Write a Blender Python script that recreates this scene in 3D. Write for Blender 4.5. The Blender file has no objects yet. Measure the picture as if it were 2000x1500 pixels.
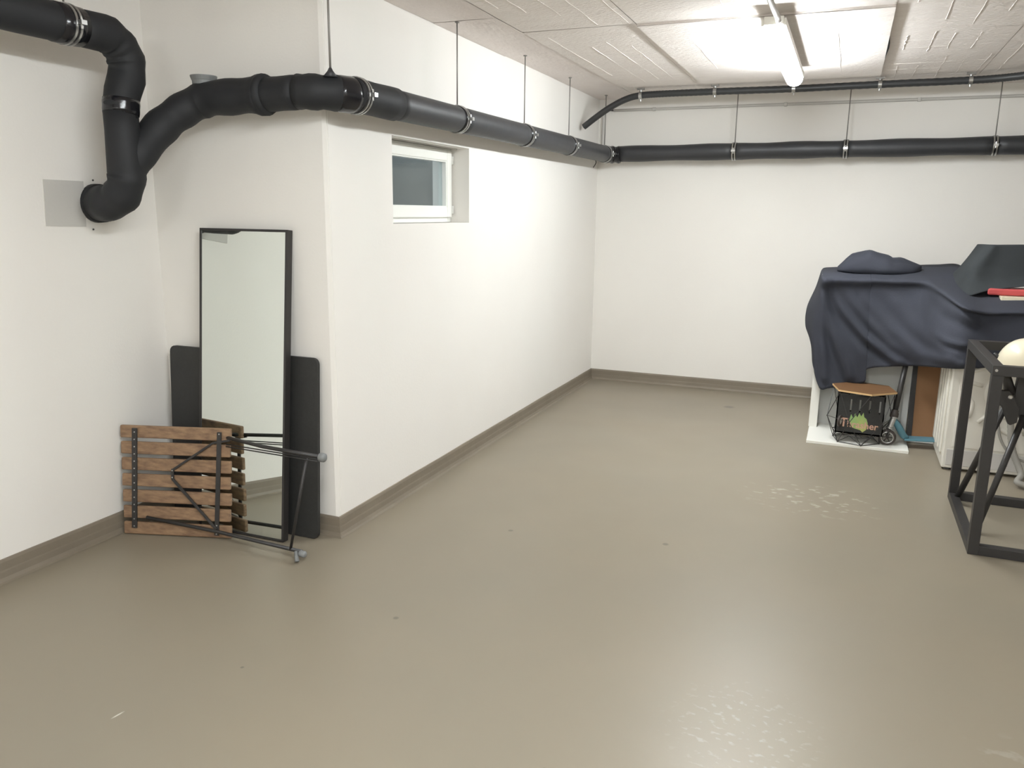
import bpy, math, random
import numpy as np
from mathutils import Vector, Matrix, noise
random.seed(7)
SC = bpy.context.scene
COL = SC.collection

# ---------------------------------------------------------------- camera
F, YAW, PITCH, ROLL, HC = 1566.41, -0.38877, 0.21214, 0.01197, 1.5
FW = Vector((math.sin(YAW)*math.cos(PITCH), math.cos(YAW)*math.cos(PITCH), -math.sin(PITCH)))
R0 = Vector((math.cos(YAW), -math.sin(YAW), 0)); U0 = R0.cross(FW)
RT = R0*math.cos(ROLL) + U0*math.sin(ROLL); UP = -R0*math.sin(ROLL) + U0*math.cos(ROLL)
cam = bpy.data.objects.new('camera', bpy.data.cameras.new('camera')); COL.objects.link(cam)
cam.matrix_world = Matrix(((RT.x, UP.x, -FW.x, 0), (RT.y, UP.y, -FW.y, 0), (RT.z, UP.z, -FW.z, HC), (0, 0, 0, 1)))
cam.data.sensor_width = 36; cam.data.sensor_fit = 'HORIZONTAL'; cam.data.lens = F/2000*36
cam.data.clip_start = 0.02
SC.camera = cam
# ---------------------------------------------------------------- world and exposure
w = bpy.data.worlds.new('world'); SC.world = w; w.use_nodes = True
w.node_tree.nodes['Background'].inputs[0].default_value = (0.56, 0.60, 0.64, 1)
w.node_tree.nodes['Background'].inputs[1].default_value = 3.4
SC.view_settings.view_transform = 'Standard'; SC.view_settings.look = 'None'
SC.view_settings.gamma = 1; SC.view_settings.use_curve_mapping = False
SC.view_settings.exposure = 0.0
TUBE_POWER = 108.0
LAMPS = [(-0.41, 4.95, 2.352), (-0.41, 1.15, 2.352), (-0.41, -2.4, 2.352), (2.9, -1.4, 2.352)]

def at(px, py, Y=None, X=None, Z=None):
    """a measured point of the photograph brought to its real plane"""
    d = FW + RT*((px-1000)/F) - UP*((py-750)/F)
    if Y is not None: t = Y/d.y
    elif X is not None: t = X/d.x
    else: t = (Z-HC)/d.z
    return Vector((d.x*t, d.y*t, HC + d.z*t))

# ---------------------------------------------------------------- materials
def lin(c):
    return tuple(((x/255)/12.92 if x <= 10 else (((x/255)+.055)/1.055)**2.4) for x in c) + (1,)

def mat(name, col, rough=.6, metal=0, col2=None, nscale=8, namt=.5, bump=0, bscale=60, emit=0, trans=0, spec=.5, stretch=None, coat=0):
    m = bpy.data.materials.new(name); m.use_nodes = True
    nt = m.node_tree; N = nt.nodes; L = nt.links; b = N['Principled BSDF']
    b.inputs['Base Color'].default_value = lin(col); b.inputs['Roughness'].default_value = rough
    b.inputs['Metallic'].default_value = metal; b.inputs['Specular IOR Level'].default_value = spec
    b.inputs['Transmission Weight'].default_value = trans
    b.inputs['Coat Weight'].default_value = coat
    tc = N.new('ShaderNodeTexCoord'); mp = N.new('ShaderNodeMapping')
    L.new(tc.outputs['Object'], mp.inputs[0])
    if stretch: mp.inputs['Scale'].default_value = stretch
    if col2:
        n = N.new('ShaderNodeTexNoise'); n.inputs['Scale'].default_value = nscale; n.inputs['Detail'].default_value = 6
        L.new(mp.outputs[0], n.inputs['Vector'])
        r = N.new('ShaderNodeMapRange'); r.inputs['From Min'].default_value = .5-namt/2; r.inputs['From Max'].default_value = .5+namt/2
        L.new(n.outputs['Fac'], r.inputs['Value'])
        x = N.new('ShaderNodeMix'); x.data_type = 'RGBA'; x.inputs['A'].default_value = lin(col); x.inputs['B'].default_value = lin(col2)
        L.new(r.outputs[0], x.inputs['Factor']); L.new(x.outputs['Result'], b.inputs['Base Color'])
    if bump:
        n2 = N.new('ShaderNodeTexNoise'); n2.inputs['Scale'].default_value = bscale; n2.inputs['Detail'].default_value = 4
        L.new(mp.outputs[0], n2.inputs['Vector'])
        bp = N.new('ShaderNodeBump'); bp.inputs['Strength'].default_value = bump; bp.inputs['Distance'].default_value = .01
        L.new(n2.outputs['Fac'], bp.inputs['Height']); L.new(bp.outputs[0], b.inputs['Normal'])
    if emit:
        b.inputs['Emission Color'].default_value = (.93, .98, 1.0, 1); b.inputs['Emission Strength'].default_value = emit
    return m

M = {}
M['wall'] = mat('white_wall_paint', (238, 235, 229), .75, col2=(235, 231, 225), nscale=1.5, bump=.06, bscale=90)
M['ceil'] = mat('painted_concrete', (248, 240, 236), .85, col2=(240, 230, 225), nscale=6, namt=.6, bump=.35, bscale=45, stretch=(1, .35, 1))
M['ceil2'] = mat('painted_concrete_rough', (248, 241, 236), .85, col2=(240, 231, 225), nscale=9, namt=.6, bump=.7, bscale=70, stretch=(.5, 1.6, 1))
M['skirt'] = mat('painted_skirting', (132, 122, 107), .55, col2=(122, 112, 98), nscale=5, bump=.15, bscale=14)
M['patch'] = mat('grey_plate', (199, 196, 190), .8, bump=.05)
M['rubber'] = mat('black_foam_insulation', (54, 55, 58), .48, col2=(48, 49, 52), nscale=5, bump=.12, bscale=14, spec=.55)
M['foam'] = mat('matte_black_foam', (40, 41, 44), .62, col2=(35, 36, 38), nscale=5, bump=.15, bscale=12, spec=.35)
M['tape'] = mat('black_shiny_tape', (26, 26, 30), .18, bump=.25, bscale=9)
M['steel'] = mat('galvanised_steel', (190, 190, 188), .28, metal=.9)
M['rod'] = mat('threaded_rod_steel', (140, 137, 132), .5, metal=.5)
M['greyplastic'] = mat('grey_plastic', (128, 130, 130), .5)
M['conduit'] = mat('pale_grey_conduit', (196, 193, 188), .55)
M['cable'] = mat('black_corrugated_conduit', (52, 53, 54), .45)
M['white'] = mat('white_lacquer', (240, 240, 234), .3)
M['whitem'] = mat('white_furniture_board', (235, 233, 225), .4)
M['appliance'] = mat('white_enamel', (222, 218, 208), .35)
M['innergrey'] = mat('grey_cabinet_back', (214, 214, 210), .6)
M['black'] = mat('black_painted_metal', (48, 46, 45), .45, bump=.05)
M['blackwood'] = mat('black_laminate', (42, 42, 41), .55, col2=(47, 47, 46), nscale=60, bump=.1, bscale=150)
M['mirror'] = mat('mirror_glass', (232, 238, 234), .015, metal=1)
M['wood'] = mat('weathered_slat_wood', (158, 128, 98), .6, col2=(112, 86, 66), nscale=7, namt=.45, bump=.2, bscale=60, stretch=(1.2, 9, 9))
M['woodtop'] = mat('plywood_top', (124, 90, 58), .5, col2=(104, 74, 48), nscale=6, stretch=(1, 8, 8))
M['woodedge'] = mat('plywood_edge', (214, 178, 128), .5)
M['sheet'] = mat('dark_navy_cotton', (62, 64, 73), .85, col2=(56, 58, 65), nscale=3, bump=.1, bscale=120, spec=.2)
M['cover'] = mat('black_cotton', (60, 63, 65), .9, col2=(52, 55, 56), nscale=3, bump=.1, bscale=120, spec=.15)
M['red'] = mat('red_fabric', (190, 78, 78), .7)
M['cream'] = mat('cream_gloss', (228, 218, 192), .25, coat=.3)
M['card'] = mat('brown_hardboard', (168, 126, 88), .7, col2=(152, 112, 78), nscale=4)
M['teal'] = mat('teal_painted_metal', (88, 132, 146), .4)
M['browng'] = mat('dark_brown_grip', (62, 54, 50), .5)
M['hose'] = mat('grey_ribbed_hose', (150, 147, 140), .5)
M['darkglass'] = mat('dark_void', (16, 16, 16), .6)
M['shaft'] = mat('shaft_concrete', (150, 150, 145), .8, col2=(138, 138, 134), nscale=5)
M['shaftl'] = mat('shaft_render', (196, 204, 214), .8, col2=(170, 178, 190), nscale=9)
M['tube'] = mat('lit_diffuser', (255, 250, 240), .4, emit=TUBE_POWER)
M['pink'] = mat('print_pink', (206, 150, 150), .6, col2=(214, 190, 130), nscale=4)
M['green'] = mat('print_green_yellow', (120, 176, 112), .6, col2=(198, 190, 110), nscale=9)

def glass():
    m = bpy.data.materials.new('window_glass'); m.use_nodes = True
    N = m.node_tree.nodes; L = m.node_tree.links; N.clear()
    o = N.new('ShaderNodeOutputMaterial'); mx = N.new('ShaderNodeMixShader')
    t = N.new('ShaderNodeBsdfTransparent'); t.inputs[0].default_value = (.88, .92, .92, 1)
    g = N.new('ShaderNodeBsdfGlossy'); g.inputs['Roughness'].default_value = .02
    lw = N.new('ShaderNodeLayerWeight'); pw = N.new('ShaderNodeMath'); pw.operation = 'POWER'; pw.inputs[1].default_value = 4
    f = N.new('ShaderNodeMath'); f.operation = 'MULTIPLY_ADD'; f.inputs[1].default_value = .5; f.inputs[2].default_value = .04
    L.new(lw.outputs['Facing'], pw.inputs[0]); L.new(pw.outputs[0], f.inputs[0])
    L.new(f.outputs[0], mx.inputs[0]); L.new(t.outputs[0], mx.inputs[1]); L.new(g.outputs[0], mx.inputs[2]); L.new(mx.outputs[0], o.inputs[0])
    return m
M['glass'] = glass()

def floor_mat():
    m = mat('grey_floor_coating', (163, 153, 139), .3, spec=.45)
    nt = m.node_tree; N = nt.nodes; L = nt.links; b = N['Principled BSDF']
    tc = N.new('ShaderNodeTexCoord')
    def noise_(scale, detail=4, sx=1, sy=1, rot=0):
        mp = N.new('ShaderNodeMapping'); mp.inputs['Scale'].default_value = (sx, sy, 1); mp.inputs['Rotation'].default_value = (0, 0, rot)
        L.new(tc.outputs['Object'], mp.inputs[0]); n = N.new('ShaderNodeTexNoise')
        n.inputs['Scale'].default_value = scale; n.inputs['Detail'].default_value = detail
        L.new(mp.outputs[0], n.inputs['Vector']); return n.outputs['Fac']
    def rng(v, a, c, o0=0., o1=1.):
        r = N.new('ShaderNodeMapRange'); r.inputs['From Min'].default_value = a; r.inputs['From Max'].default_value = c
        r.inputs['To Min'].default_value = o0; r.inputs['To Max'].default_value = o1; L.new(v, r.inputs['Value']); return r.outputs[0]
    def mul(a, c):
        n = N.new('ShaderNodeMath'); n.operation = 'MULTIPLY'; L.new(a, n.inputs[0]); L.new(c, n.inputs[1]); return n.outputs[0]
    def blob(x, y, r, r2=None):
        s = N.new('ShaderNodeVectorMath'); s.operation = 'SUBTRACT'; s.inputs[1].default_value = (x, y, 0); L.new(tc.outputs['Object'], s.inputs[0])
        q = N.new('ShaderNodeVectorMath'); q.operation = 'MULTIPLY'; q.inputs[1].default_value = (1, r/(r2 or r), 0); L.new(s.outputs[0], q.inputs[0])
        l = N.new('ShaderNodeVectorMath'); l.operation = 'LENGTH'; L.new(q.outputs[0], l.inputs[0])
        return rng(l.outputs['Value'], r, r*.5)
    col = None
    def mixc(prev, c, fac):
        x = N.new('ShaderNodeMix'); x.data_type = 'RGBA'
        if isinstance(prev, tuple): x.inputs['A'].default_value = prev
        else: L.new(prev, x.inputs['A'])
        x.inputs['B'].default_value = c; L.new(fac, x.inputs['Factor']); return x.outputs['Result']
    base = mixc(lin((142, 132, 115)), lin((136, 128, 113)), rng(noise_(1.3, 3), .25, .75))
    # worn pale scuffs; the two nearer patches also put lamp glare into the colour
    for (x, y, r, r2, th, sca, am) in [(-.04, 4.42, .42, .30, .60, 16, .4), (-.16, 2.22, .26, .30, .61, 34, .17), (.62, 2.35, .22, .18, .60, 12, .15)]:
        sc = mul(rng(noise_(sca, 5, 1, 1.5, .4), th-.03, th+.05), blob(x, y, r, r2))
        base = mixc(base, lin((205, 203, 194)), rng(sc, 0, 1, 0, am))
    for (x, y, r) in [(-1.441, 2.394, .014), (-.652, 3.492, .018), (-.75, 6.386, .05), (-.64, 1.83, .006), (-1.37, 3.35, .015), (-2.3, 1.45, .006), (-1.74, 1.9, .008)]:
        base = mixc(base, lin((112, 106, 94)), blob(x, y, r))
    p1, p2 = at(215, 1405, Z=0), at(245, 1388, Z=0)
    mp = N.new('ShaderNodeMapping'); mp.vector_type = 'TEXTURE'; mp.inputs['Location'].default_value = (p1+p2)/2
    mp.inputs['Rotation'].default_value = (0, 0, math.atan2(p2.y-p1.y, p2.x-p1.x)); mp.inputs['Scale'].default_value = ((p2-p1).length/2, .004, 1)
    L.new(tc.outputs['Object'], mp.inputs[0]); ln = N.new('ShaderNodeVectorMath'); ln.operation = 'LENGTH'; L.new(mp.outputs[0], ln.inputs[0])
    base = mixc(base, lin((205, 200, 188)), rng(ln.outputs['Value'], 1, .4))
    L.new(base, b.inputs['Base Color'])
    L.new(rng(noise_(1.6, 2), .2, .8, .34, .44), b.inputs['Roughness'])
    bp = N.new('ShaderNodeBump'); bp.inputs['Strength'].default_value = .03; bp.inputs['Distance'].default_value = .01
    L.new(noise_(7, 3), bp.inputs['Height']); L.new(bp.outputs[0], b.inputs['Normal'])
    return m
M['floor'] = floor_mat()

# ---------------------------------------------------------------- mesh helpers
class G:
    def __init__(s): s.v = []; s.f = []
    def add(s, v, f):
        o = len(s.v); s.v += [tuple(p) for p in v]; s.f += [tuple(i+o for i in q) for q in f]; return s
    def box(s, a, b, Mx=None):
        v = [Vector((x, y, z)) for x in (a[0], b[0]) for y in (a[1], b[1]) for z in (a[2], b[2])]
        if Mx is not None: v = [Mx @ p for p in v]
        return s.add(v, [(0, 1, 3, 2), (4, 6, 7, 5), (0, 4, 5, 1), (2, 3, 7, 6), (0, 2, 6, 4), (1, 5, 7, 3)])
    def tube(s, pts, r, n=16, caps=True, wob=0, seed=0, flat=1):
        pts = [Vector(p) for p in pts]; rs = r if isinstance(r, (list, tuple)) else [r]*len(pts)
        t0 = (pts[1]-pts[0]).normalized(); a = Vector((0, 0, 1)) if abs(t0.z) < .9 else Vector((0, 1, 0))
        u = t0.cross(a).normalized(); rings = []; V = []
        for i, p in enumerate(pts):
            t = (pts[min(i+1, len(pts)-1)]-pts[max(i-1, 0)]).normalized()
            u = (u - t*u.dot(t)).normalized(); vv = t.cross(u)
            for k in range(n):
                an = 2*math.pi*k/n; rr = rs[i]
                d = u*math.cos(an)+vv*math.sin(an)*flat
                if wob: rr *= 1 + wob*noise.noise((p+d*rr)*9+Vector((seed, 0, 0)))
                V.append(p+d*rr)
        Fc = []
        for i in range(len(pts)-1):
            for k in range(n):
                k2 = (k+1) % n; Fc.append((i*n+k, i*n+k2, (i+1)*n+k2, (i+1)*n+k))
        if caps: Fc.append(tuple(range(n-1, -1, -1))); Fc.append(tuple((len(pts)-1)*n+k for k in range(n)))
        return s.add(V, Fc)
    def bar(s, a, b, wx, wz, upv=(0, 0, 1)):
        a = Vector(a); b = Vector(b); t = (b-a).normalized(); up = Vector(upv); x = t.cross(up).normalized(); z = x.cross(t)
        V = [p + x*sx*wx/2 + z*sz*wz/2 for p in (a, b) for sx in (-1, 1) for sz in (-1, 1)]
        return s.add(V, [(0, 1, 3, 2), (4, 6, 7, 5), (0, 4, 5, 1), (2, 3, 7, 6), (0, 2, 6, 4), (1, 5, 7, 3)])
    def torus(s, c, ax, R, r, n=24, m=8):
        c = Vector(c); ax = Vector(ax).normalized(); u = ax.orthogonal().normalized(); v = ax.cross(u)
        V = []; Fc = []
        for i in range(n):
            a = 2*math.pi*i/n; d = u*math.cos(a)+v*math.sin(a)
            for j in range(m):
                b = 2*math.pi*j/m; V.append(c+d*(R+r*math.cos(b))+ax*r*math.sin(b))
        for i in range(n):
            for j in range(m):
                i2 = (i+1) % n; j2 = (j+1) % m; Fc.append((i*m+j, i2*m+j, i2*m+j2, i*m+j2))
        return s.add(V, Fc)
    def lathe(s, c, ax, prof, n=24):
        c = Vector(c); ax = Vector(ax).normalized(); u = ax.orthogonal().normalized(); v = ax.cross(u); V = []; Fc = []
        for (r, h) in prof:
            for i in range(n):
                a = 2*math.pi*i/n; V.append(c+ax*h+(u*math.cos(a)+v*math.sin(a))*r)
        for k in range(len(prof)-1):
            for i in range(n):
                i2 = (i+1) % n; Fc.append((k*n+i, k*n+i2, (k+1)*n+i2, (k+1)*n+i))
        Fc.append(tuple(range(n-1, -1, -1))); Fc.append(tuple((len(prof)-1)*n+i for i in range(n)))
        return s.add(V, Fc)
    def prism(s, pts, d):
        """outline of 3-D points pushed along vector d"""
        n = len(pts); pts = [Vector(p) for p in pts]; d = Vector(d)
        V = pts + [p+d for p in pts]
        return s.add(V, [tuple(range(n)), tuple(range(2*n-1, n-1, -1))] + [(i, i+n, (i+1) % n+n, (i+1) % n) for i in range(n)])
    def obj(s, name, m, parent=None, smooth=False, bevel=0, origin=None, seg=2):
        me = bpy.data.meshes.new(name)
        o0 = Vector(origin) if origin is not None else Vector((0, 0, 0))
        pl = parent['_o'] if parent is not None and '_o' in parent else (0, 0, 0)
        base = o0 if parent is None else Vector(pl)
        me.from_pydata([tuple(Vector(p)-base) for p in s.v], [], s.f); me.update()
        import bmesh
        bm = bmesh.new(); bm.from_mesh(me); bmesh.ops.recalc_face_normals(bm, faces=bm.faces)
        bm.to_mesh(me); bm.free()
        me.materials.append(M[m])
        if smooth:
            for p in me.polygons: p.use_smooth = True
        o = bpy.data.objects.new(name, me); COL.objects.link(o)
        if parent is None: o.location = base
        else: o.parent = parent; o['_o'] = tuple(base)
        if parent is None: o['_o'] = tuple(base)
        if bevel:
            b = o.modifiers.new('bevel', 'BEVEL'); b.width = bevel; b.segments = seg; b.limit_method = 'ANGLE'; b.angle_limit = .6
        if smooth:
            try:
                me.shade_smooth_by_angle = None
            except Exception: pass
        return o

def smooth_angle(o, deg=40):
    me = o.data
    import bmesh
    bm = bmesh.new(); bm.from_mesh(me)
    for e in bm.edges:
        e.smooth = (len(e.link_faces) == 2 and e.calc_face_angle(0) < math.radians(deg))
    for f in bm.faces: f.smooth = True
    bm.to_mesh(me); bm.free()
    return o

def thing(name, label, cat, loc, group=None):
    o = bpy.data.objects.new(name, None); COL.objects.link(o); o.location = loc; o['_o'] = tuple(loc); o.empty_display_size = .1
    return tag(o, label, cat, group)
def tag(o, label, cat, group=None):
    o['label'] = label; o['category'] = cat
    if group: o['group'] = group
    return o
def struct(o, label=None):
    o['kind'] = 'structure'
    if label: o['label'] = label
    return o

def spline(P, per=8):
    P = [Vector(p) for p in P]; out = []
    Q = [P[0]*2-P[1]] + P + [P[-1]*2-P[-2]]
    for i in range(1, len(Q)-2):
        a, b, c, d = Q[i-1:i+3]
        for k in range(per):
            t = k/per
            out.append(.5*((2*b)+(c-a)*t+(2*a-5*b+4*c-d)*t*t+(3*b-a-3*c+d)*t**3))
    out.append(P[-1]); return out

# ================================================================ SETTING
XL, YF, YB, H, X1, XR, YR = -2.081, 2.966, 6.995, 2.442, -3.057, 4.6, -3.6
HB = .094
CH = .016
struct(G().box((X1-.2, YR-.2, -.12), (XR+.2, YB+.2, 0)).obj('floor', 'floor'), 'glossy grey-beige coated concrete floor with pale scuffs')
struct(G().box((X1-.2, YR-.2, 0), (X1, YF+.12, H+.1)).obj('wall_left', 'wall'))
cw = G(); cw.prism([(X1-.2, YF, 0), (XL-CH, YF, 0), (XL-CH, YF+.12, 0), (X1-.2, YF+.12, 0)], (0, 0, H+.1))
struct(cw.obj('wall_corner', 'wall'))
struct(G().prism([(XL-CH, YF, 0), (XL-.002, YF+CH*.8, 0), (XL-.002, YF+CH*.8+.004, 0), (XL, YF+.030, 0), (XL-CH, YF+.12, 0)], (0, 0, H)).obj('trim_1', 'wall'), 'chamfered corner bead on the outer corner')
WY0, WY1, WZ0, WZ1, WD = 3.510, 4.379, 1.431, 1.853, .112
g = G(); T = XL-.24
g.box((T, YF+.02, 0), (XL, WY0, H+.1)); g.box((T, WY1, 0), (XL, YB+.2, H+.1))
g.box((T, WY0, 0), (XL, WY1, WZ0)); g.box((T, WY0, WZ1), (XL, WY1, H+.1))
struct(g.obj('wall_window', 'wall'))
struct(G().box((XL-.3, YB, 0), (XR+.2, YB+.2, H+.1)).obj('wall_back', 'wall'))
struct(G().box((XR, YR-.2, 0), (XR+.2, YB, H+.1)).obj('wall_right', 'wall'))
struct(G().box((X1, YR-.2, 0), (XR, YR, H+.1)).obj('wall_rear', 'wall'))

# skirting: swept cove profile with mitred corners
path = [(X1, YR), (X1, YF), (XL, YF), (XL, YB), (XR, YB)]
prof = [(0, HB), (.006, HB-.001), (.009, HB-.012), (.010, .050), (.0115, .043), (.0135, .020), (.020, .006), (.032, .0005), (0, .0005)]
def offs(i, d):
    p = Vector(path[i]); ns = []
    for a, b in ((i-1, i), (i, i+1)):
        if 0 <= a and b < len(path):
            t = (Vector(path[b])-Vector(path[a])).normalized(); ns.append(Vector((t.y, -t.x)))
    if len(ns) == 1: return p+ns[0]*d
    m_ = (ns[0]+ns[1]).normalized(); return p+m_*(d/m_.dot(ns[0]))
for i, nm in enumerate(['baseboard_left', 'baseboard_corner', 'baseboard_window', 'baseboard_back']):
    V = []; n = len(prof); cuts = 24 if i in (0, 2, 3) else 8
    for c in range(cuts+1):
        k = c/cuts
        for (d, z) in prof:
            a = offs(i, d); b = offs(i+1, d); q = a.lerp(b, k)
            zz = z + (0.0025*noise.noise(Vector((q.x*6, q.y*6, 3+i))) if z > .03 and 0 < c < cuts else 0)
            V.append((q.x, q.y, zz))
    Fc = [(c*n+j, c*n+(j+1) % n, (c+1)*n+(j+1) % n, (c+1)*n+j) for c in range(cuts) for j in range(n)]
    Fc += [tuple(range(n)), tuple(cuts*n+j for j in range(n-1, -1, -1))]
    struct(G().add(V, Fc).obj(nm, 'skirt'), 'painted grey-beige skirting with a rough cove along the floor')

# ceiling of formwork-marked concrete
ceil = struct(G().box((X1-.2, YR-.2, H+.006), (XR+.2, YF+.12, H+.2)).box((XL-.24, YF+.12, H+.006), (XR+.2, YB+.2, H+.2)).obj('ceiling', 'ceil'), 'white painted board-marked concrete ceiling')
cols = [(X1, -1.725, [-3.6, -1.7, .2, 1.6, YF-.01]), (XL, -1.725, [YF-.01, 3.94, 4.89, 5.79, YB]),
        (-1.725, -1.10, [-3.6, -1.5, .4, 2.3, 4.30, 6.36, YB]), (-1.10, .11, [-3.6, -1.5, .3, 2.3, 4.31, 6.30, YB]),
        (.11, .72, [-3.6, -1., 1., 3., 4.97, 5.75, YB]), (.72, 1.93, [-3.6, -1.5, .5, 2.6, 4.5, 6.2, YB]),
        (1.93, 3.2, [-3.6, -1.5, .5, 2.5, 4.6, YB]), (3.2, XR, [-3.6, -1, 1.5, 4, YB])]
k = 0
for ci, (x0, x1, ys) in enumerate(cols):
    for y0, y1 in zip(ys, ys[1:]):
        k += 1; dz = (.0045*((k*37) % 10)/10)
        if ci == 3 and 4 < y0 < 5: dz = -.009
        if ci == 4 and y0 > 2.9: dz = .004
        e = .0018
        rough = ci in (2, 3, 4, 5) and y0 > 2
        z = H+dz
        nx = max(2, int((x1-x0)/.1)); ny = max(2, int((y1-y0)/.12))
        V = []; Fc = []
        for a in range(nx+1):
            for b in range(ny+1):
                x = x0+e+(x1-x0-2*e)*a/nx; y = y0+e+(y1-y0-2*e)*b/ny
                V.append((x, y, z+.0018*noise.noise(Vector((x*2.5, y*2.5, k)))))
        for a in range(nx):
            for b in range(ny):
                q = a*(ny+1)+b; Fc.append((q, q+1, q+ny+2, q+ny+1))
        g = G().add(V, Fc)
        edge = [(x0+e, y0+e), (x1-e, y0+e), (x1-e, y1-e), (x0+e, y1-e)]
        for (a, b) in zip(edge, edge[1:]+edge[:1]):
            g.add([(a[0], a[1], z+.002), (b[0], b[1], z+.002), (b[0], b[1], H+.012), (a[0], a[1], H+.012)], [(0, 1, 2, 3)])
        p = g.obj('panel', 'ceil2' if rough else 'ceil', ceil)
        if rough and y0 > 2.2:
            rg = G(); random.seed(k)
            step = .125 if ci != 3 else .30
            xx = x0+step*.7
            while xx < x1-.03:
                ya = y0+random.random()*.3*(y1-y0); yb = y1-random.random()*.4*(y1-y0)
                n = 10; pts = [(xx+random.uniform(-.004, .004), ya+(yb-ya)*j/n, z) for j in range(n+1)]
                rg.tube(pts, [random.uniform(.0010, .0022) for _ in pts], n=5)
                xx += step*random.uniform(.75, 1.25)
            for _ in range(3 if ci != 3 else 1):
                yy = random.uniform(y0+.15, y1-.15); n = 8
                rg.tube([(x0+.03+(x1-x0-.06)*j/n, yy+random.uniform(-.006, .006), z+.001) for j in range(n+1)], [random.uniform(.0006, .0022) for _ in range(n+1)], n=5)
            r_ = rg.obj('ridge', 'ceil2', ceil); r_['kind'] = 'stuff'
# dark open joint beside the lamp panel
j = G().add([(.108, 4.97, H-.004), (.118, 5.2, H-.004), (.120, 5.35, H-.004), (.108, 5.72, H-.004), (.106, 5.72, H+.004), (.106, 4.97, H+.004)], [(0, 1, 2, 3, 4, 5)]).obj('joint_gap', 'darkglass', ceil)

# window
win = bpy.data.objects.new('window_1', None); COL.objects.link(win); win.location = (XL-WD, (WY0+WY1)/2, WZ0); win['_o'] = tuple(win.location); struct(win, 'small white framed basement window')
def frame(x0, x1, y0, y1, z0, z1, t, tb=None):
    tb = tb or t; g = G()
    g.box((x0, y0, z0), (x1, y0+t, z1)); g.box((x0, y1-t, z0), (x1, y1, z1)); g.box((x0, y0+t, z1-t), (x1, y1-t, z1)); g.box((x0, y0+t, z0), (x1, y1-t, z0+tb)); return g
frame(XL-WD-.062, XL-WD-.006, WY0+.002, WY1-.002, WZ0+.002, WZ1-.002, .045, .05).obj('window_frame', 'white', win, bevel=.003)
sash = frame(XL-WD-.05, XL-WD+.012, WY0+.022, WY1-.022, WZ0+.030, WZ1-.016, .058).obj('sash', 'white', win, bevel=.005)
frame(XL-WD-.02, XL-WD+.006, WY0+.078, WY1-.078, WZ0+.086, WZ1-.072, .009).obj('glazing_bead', 'white', sash, bevel=.002)
G().box((XL-WD-.026, WY0+.08, WZ0+.088), (XL-WD-.020, WY1-.08, WZ1-.074)).obj('pane', 'glass', win)
for z in (WZ1-.09, WZ0+.05): G().tube([(XL-WD+.012, WY1-.018, z), (XL-WD+.012, WY1-.018, z+.045)], .007, n=10).obj('hinge', 'white', win, smooth=True)
G().box((XL-WD+.028, WY0+.002, WZ1-.006), (XL-WD+.036, WY1-.002, WZ1)).obj('head_seam', 'conduit', win)
# light shaft outside the pane
sh = G(); sh.box((XL-1.13, 3.3, 1.1), (XL-1.08, 5.3, 2.1))
struct(sh.obj('wall_shaft_back', 'shaftl'), 'grey light well wall behind the window')
struct(G().box((XL-1.13, 5.20, 1.1), (XL-.24, 5.30, 2.1)).obj('wall_shaft_right', 'shaft'))
struct(G().box((XL-1.13, 3.2, 1.1), (XL-.24, 3.3, 2.1)).obj('wall_shaft_left', 'shaftl'))
struct(G().box((XL-1.13, 3.2, 1.05), (XL-.24, 5.3, 1.1)).obj('wall_shaft_floor', 'shaft'))
G2 = G().box((XL-.58, 5.10, 1.1), (XL-.24, 5.20, 2.1)); struct(G2.obj('trim_2', 'shaftl'))

# plate on the left wall
tag(G().prism([at(83, 350, X=X1), at(161.5, 354, X=X1), at(167.5, 443, X=X1), at(89, 441.5, X=X1)], (.004, 0, 0)).obj('wall_plate', 'patch', origin=at(125, 440, X=X1)),
    'flat square light grey plate on the left wall beside the pipe end', 'plate')
# screws and small holes
for i, (px, py, pl) in enumerate([(181, 352, 'X1'), (182, 448, 'X1')]):
    p = at(px, py, X=X1); tag(G().lathe(p, (1, 0, 0), [(.004, 0), (.004, .003)], 8).obj('wall_screw', 'black', origin=p),
        ['tiny dark screw in the left wall just above the pipe elbow', 'tiny dark screw in the left wall just below the pipe elbow'][i], 'screw')

# ================================================================ BIG PIPES
RP = .066
pipe = thing('insulated_pipe', 'thick black foam-insulated pipe running round the walls from left elbow to right edge', 'pipe', (XL+.136, 5.0, 1.98))
def arc(c, u, v, r, a0, a1, n=10):
    c = Vector(c); u = Vector(u); v = Vector(v)
    return [c+u*r*math.cos(a0+(a1-a0)*i/n)+v*r*math.sin(a0+(a1-a0)*i/n) for i in range(n+1)]
def sub(a, b, n): a = Vector(a); b = Vector(b); return [a.lerp(b, i/n) for i in range(n+1)]
PX, PY = XL+.136, YF-.136
zc = lambda y: 1.962 + .012*(y-2.9)/3
segs = []
# along window wall
marks = [3.06, 3.95, 4.90, 5.78, 6.72]
G().tube(sub((PX, 2.95, 1.963), (PX, 3.30, 1.964), 6), [.070, .069, .069, .068, .069, .071, .072], n=28, wob=.03).obj('pipe_section', 'foam', pipe, smooth=True)
pts = [3.30]+marks[1:]
for i, (a, b) in enumerate(zip(pts, pts[1:])):
    G().tube(sub((PX, a, zc(a)), (PX, b, zc(b)), 12), RP, n=28, wob=.006, seed=i).obj('pipe_section', 'rubber', pipe, smooth=True)
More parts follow.
